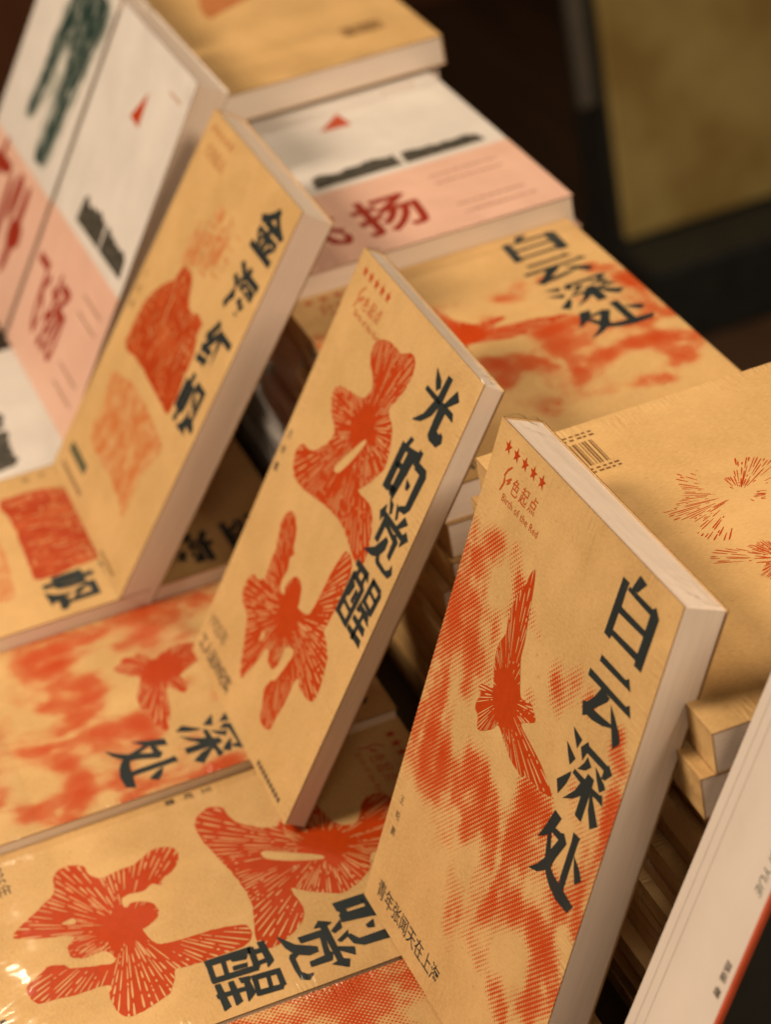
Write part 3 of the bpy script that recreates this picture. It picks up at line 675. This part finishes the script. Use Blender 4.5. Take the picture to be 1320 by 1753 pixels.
def spine_print(root, kind, t):
    if kind not in ('cloud', 'light', 'sail'): return
    txt = {'cloud': '白云深处', 'light': '光的觉醒', 'sail': '金海红帆'}[kind]
    p = Print(); s = min(9.0, t * .55)
    p.column(txt, 0, 172, 146, s, .02)
    for v in p.bm.verts:    # turn the column on to the spine
        v.co = Vector((v.co.y - 0.00002, t * .5 * MM - v.co.x, v.co.z))
    p.done('spine_lettering', [M_BLACK], root)

def build_book(kind, t):
    root = bpy.data.objects.new('paperback_book', None); scene.collection.objects.link(root); root.empty_display_size = .03
    me, mp = book_body(t, kind)
    for nm, mesh in (('cover', me), ('page_block', mp)):
        o = bpy.data.objects.new(nm, mesh); scene.collection.objects.link(o); o.parent = root
    {'cloud': lambda: art_cloud(root), 'light': lambda: art_light(root), 'sail': lambda: art_sail(root), 'back': lambda: art_back(root), 'back_red': lambda: art_back_red(root),
     'flying': lambda: art_flying(root, t), 'white': lambda: art_green(root, t), 'blank': lambda: None}[kind]()
    spine_print(root, kind, t)
    return root
def book(kind, t, label, group=None, bare=False):
    """first use of a kind builds it; later ones copy the thing and its parts. bare copies lie inside a stack: only edges show"""
    key = (kind, t)
    if key not in PROTO:
        r = build_book(kind, t); PROTO[key] = (r, [c for c in scene.objects if c.parent == r])
        for c in PROTO[key][1]: KIDS[c.name] = [g for g in scene.objects if g.parent == c]
    else:
        src, kids = PROTO[key]
        r = src.copy(); scene.collection.objects.link(r)
        for k in list(r.keys()): del r[k]
        for ch in kids:
            if bare and ch.name.split('.')[0] not in ('cover', 'page_block', 'spine_lettering', 'paper_band'): continue
            c = ch.copy(); scene.collection.objects.link(c); c.parent = r
            if bare: continue
            for g in KIDS.get(ch.name, []):
                d = g.copy(); scene.collection.objects.link(d); d.parent = c
    tag(r, label, 'book', group)
    return r
def place(r, loc, rot):
    r.location = Vector(loc) * MM; r.rotation_euler = rot
def lean(r, x, y, z, a, yaw=0.0):
    r.matrix_world = Matrix.Translation(Vector((x, y, z)) * MM) @ Matrix.Rotation(yaw, 4, 'Z') @ Matrix.Rotation(-a, 4, 'X')
def flat(r, x, y, z, turn, sy=1.0):
    """face up; turn is the heading of the sheet's width about the vertical; (x, y) is the sheet's lower left corner"""
    r.matrix_world = Matrix.Translation(Vector((x, y, z)) * MM) @ Matrix.Rotation(turn, 4, 'Z') @ Matrix.Rotation(-pi / 2, 4, 'X') @ Matrix.Diagonal((1, sy, 1, 1))

# ------------------------------------------------------------------ setting
def structure(name, bm, m):
    o = new_obj(name, bm, m); o['kind'] = 'structure'; return o
bm = bmesh.new(); box(bm, -6000, 6000, -6000, 6000, -960, -900); structure('floor', bm, M_FLOOR)
bm = bmesh.new(); box(bm, -3360, -3300, -3000, 5000, -899, 2400); structure('wall', bm, M_WALL)

# display table with a raised front step
t = empty('display_table', 'long dark wooden display table carrying every stack of books', 'table')
bm = bmesh.new(); box(bm, -1000, 480, -330, 300, -96, -60, 0, 3); new_obj('table_top', bm, M_TABLE, t)
bm = bmesh.new(); box(bm, -985, 465, -320, 68, -60, -40, 0, 2); new_obj('display_step', bm, M_TABLE, t)
for x in (-970, 420):
    for y in (-310, 250):
        bm = bmesh.new(); box(bm, x, x + 40, y, y + 40, -899, -96, 0, 3); new_obj('leg', bm, M_TABLE, t)

# gold cabinet in the far background
c = empty('display_cabinet', 'mustard gold mottled cabinet on a black plinth beyond the table', 'cabinet')
bm = bmesh.new(); box(bm, -2110, -2012, 915, 2300, -790, 900, 0, 4); new_obj('cabinet_body', bm, M_FRAME, c)
bm = bmesh.new(); box(bm, -2012, -2000, 925, 2280, -786, 880, 0, 4); new_obj('gold_panel', bm, M_GOLD, c)
bm = bmesh.new(); box(bm, -2130, -1900, 915, 2340, -899, -790, 0, 4); new_obj('plinth', bm, M_FRAME, c)
bm = bmesh.new(); box(bm, -2034, -2014, 893, 914, -600, 200, 0, 3); new_obj('metal_edge_strip', bm, M_STEEL, c)

# ------------------------------------------------------------------ leaning row
LEAN = 'paperbacks leaning in a row'
TC, TL, TS = 17.0, 9.8, 17.1
b = book('cloud', TC, 'kraft book with flying red bird, leaning nearest and in sharpest focus', LEAN)
lean(b, 0, 0, 0, 0.4386, 0.0168)
film_cap(b, TC, 1)
b = book('light', TL, 'kraft book with two red radiant figures, leaning in the middle of the row', LEAN)
lean(b, -215.45, -11.9, -3.6, 0.5922, -0.0142)
film_cap(b, TL, 2)
b = book('sail', TS, 'kraft book with worn red block print, leaning just beside the white books', LEAN)
lean(b, -416.6, -30.9, 4.7, 0.6412, -0.0138)
b = book('flying', 18.0, 'white book with small red triangle and salmon band, leaning beside worn red print book', LEAN)
lean(b, -584.8, -20.0, 4.0, 0.5662)
b = book('white', 18.0, 'white book with dark green landscape and salmon band, farthest leaning book', LEAN)
lean(b, -742.5, -20.0, 4.0, 0.5662)

# white thick-spined book at the lower right, its spine to the front
r = empty('hardback_book', 'thick white-spined book with red edge and black cover, leaning at lower right', 'book', LEAN)
SP = 44.6
bm = bmesh.new(); box(bm, 0, SP, 0, 0.8, 0, 240, 0, .3); new_obj('spine', bm, M_SPINEWHITE, r)
bm = bmesh.new(); box(bm, 0, 1.6, 0.8, 150, 0, 240); new_obj('cover_board', bm, M_SPINEWHITE, r)
bm = bmesh.new(); box(bm, SP - 1.6, SP - .02, 0.8, 150, 0, 240); new_obj('cover_board', bm, M_NIGHT, r)
bm = bmesh.new(); box(bm, 1.62, SP - 1.62, 0.82, 146, 3, 237); new_obj('page_block', bm, M_PAGE, r)
bm = bmesh.new(); box(bm, SP - 1.5, SP + .35, -.12, 1.6, 0, 240); new_obj('red_edge', bm, M_REDEDGE, r)
for x in (5.0, 9.9):
    p = Print(); p.bar(x, 0, x + .22, 240); p.done('ruled_line', [M_RULE], r)
p = Print(); p.text('SUI YUE', 37.3, 161.5, 5.7, -.004, rot=-pi / 2, sx=1.0, align='LEFT', shear=.2)
p.done('title_lettering', [M_GREEN], r)
p = Print(); p.text('路遥', 38.2, 116.2, 3.9, .012, rot=-pi / 2); p.text('著', 38.2, 106.4, 3.9, .012, rot=-pi / 2)
p.done('author_lettering', [M_GREY], r)
lean(r, 172.5, 12.2, -4.5, 0.5046)

# ------------------------------------------------------------------ front row lying flat
FRONT = 'books lying flat in the front row'
ORD = ['topmost', 'second', 'third', 'fourth', 'fifth', 'sixth', 'seventh', 'eighth', 'ninth', 'tenth', 'eleventh', 'twelfth', 'thirteenth', 'fourteenth', 'fifteenth', 'sixteenth', 'seventeenth', 'eighteenth', 'nineteenth', 'twentieth']
Y0 = 56.2 - 210
def front(kind, tt, x, z, label, dy=0.0):
    b = book(kind, tt, label, FRONT); flat(b, x, Y0 + dy, z, 0.0)
    return b
film_foot(front('light', TL, 32.2 - W, -8.8, 'flat kraft book with red radiant figures and glossy wrap, bottom left'), 5)
film_foot(front('cloud', TC, -117.5 - W, -3.8, 'flat kraft book with red clouds and bird, between two leaning books in the front row'), 8)
front('sail', TS, -265.9 - W, 4.2, 'flat kraft book with worn red block, at the left edge below the white books', 5.5)
front('flying', 18.0, -418.0 - W, 4.0, 'flat white book with dark ink landscape, at the far left edge of the front row')
front('cloud', TC, 34.2, -9.0, 'flat kraft book with halftone clouds, under the sharpest leaning book at the bottom edge')

# under each of them one more copy that rests on the step
UNDER = 'books under the front row'
def under(kind, tt, x, ztop, label):
    b = book(kind, tt, label, UNDER, bare=True)
    flat(b, x + 1.2, Y0 + 1.5, ztop - .05, 0.0, (ztop - .05 + 40) / tt)
under('light', TL, 32.2 - W, -8.8 - TL, 'kraft book hidden beneath the glossy flat book with radiant figures')
under('cloud', TC, -117.5 - W, -3.8 - TC, 'kraft book beneath the flat book with red bird')
under('sail', TS, -265.9 - W, 4.2 - TS, 'kraft book beneath the flat book with worn red block')
under('flying', 18.0, -418.0 - W, 4.0 - 18, 'white book beneath the flat white book with ink landscape')
under('cloud', TC, 34.2, -9.0 - TC, 'kraft book beneath the flat halftone cloud book at the bottom edge')

# ------------------------------------------------------------------ rear stacks
rng = random.Random(3)
ZT = -60.0
def stack(kinds_t, xfar, yleft, ztop, where, group, jit, first_back=False):
    """books piled down to the table; offsets in jit are per book (dx, dy)"""
    z = ztop; i = 0
    while z > ZT + 1:
        kind, tt, lab = kinds_t(i)
        dx, dy = jit[i] if i < len(jit) else (rng.uniform(-4, 4), rng.uniform(-4, 4))
        sy = 1.0
        rest = z - ZT
        if rest < tt * 1.6: sy = rest / tt
        b = book(kind, tt, f'{lab}, {ORD[i]}{"" if i == 0 else " from the top"} of {where}', group, bare=i > 0)
        tw = rng.uniform(-.012, .012) if i else 0.0
        if kind == 'back':   # lies on its face: width runs towards the front
            flat(b, xfar + dx, yleft + W + dy, z, -pi / 2 + tw, sy)
        else:
            flat(b, xfar + H + dx, yleft + dy, z, pi / 2 + tw, sy)
        z -= tt * sy + .05; i += 1
cloud_t = lambda lab: (lambda i: ('cloud', TC, lab))
stack(lambda i: ('back', TC, 'kraft book with barcode and hatched flowers') if i == 0 else (('cloud', TC, 'kraft paperback') if i < 5 else ('light', TL, 'thin kraft paperback')),
      -41.2, 88.2, 152.7, 'the near rear stack', 'books in the tall near rear stack',
      [(0, 0), (-1, -5.5), (2, 1.0), (-3, -2.5), (1, 2), (4, -4), (-2, 1)])
stack(lambda i: ('cloud', TC, 'kraft book with red clouds' if i == 0 else 'kraft paperback') if i < 4 else ('light', TL, 'thin kraft paperback'),
      -311.5, 85.7, 107.0, 'the middle rear stack', 'books in the middle rear stack',
      [(0, 0), (1, 3.0), (4, 1.5), (-3, -3), (2, 3), (-4, 0)])
stack(lambda i: ('flying', 18.0, 'white book with salmon band and red lettering' if i == 0 else 'white paperback'),
      -520.5, 90.0, 118.5, 'the white rear stack', 'books in the white rear stack',
      [(0, 0), (-2, 3), (1, -2)])
stack(lambda i: ('back_red', TS, 'kraft book with faded red print and small barcode') if i == 0 else ('sail', TS, 'kraft paperback'),
      -733.0, 98.0, 138.0, 'the farthest rear stack', 'books in the farthest rear stack',
      [(9, 2), (0, 0), (-2, 2)])
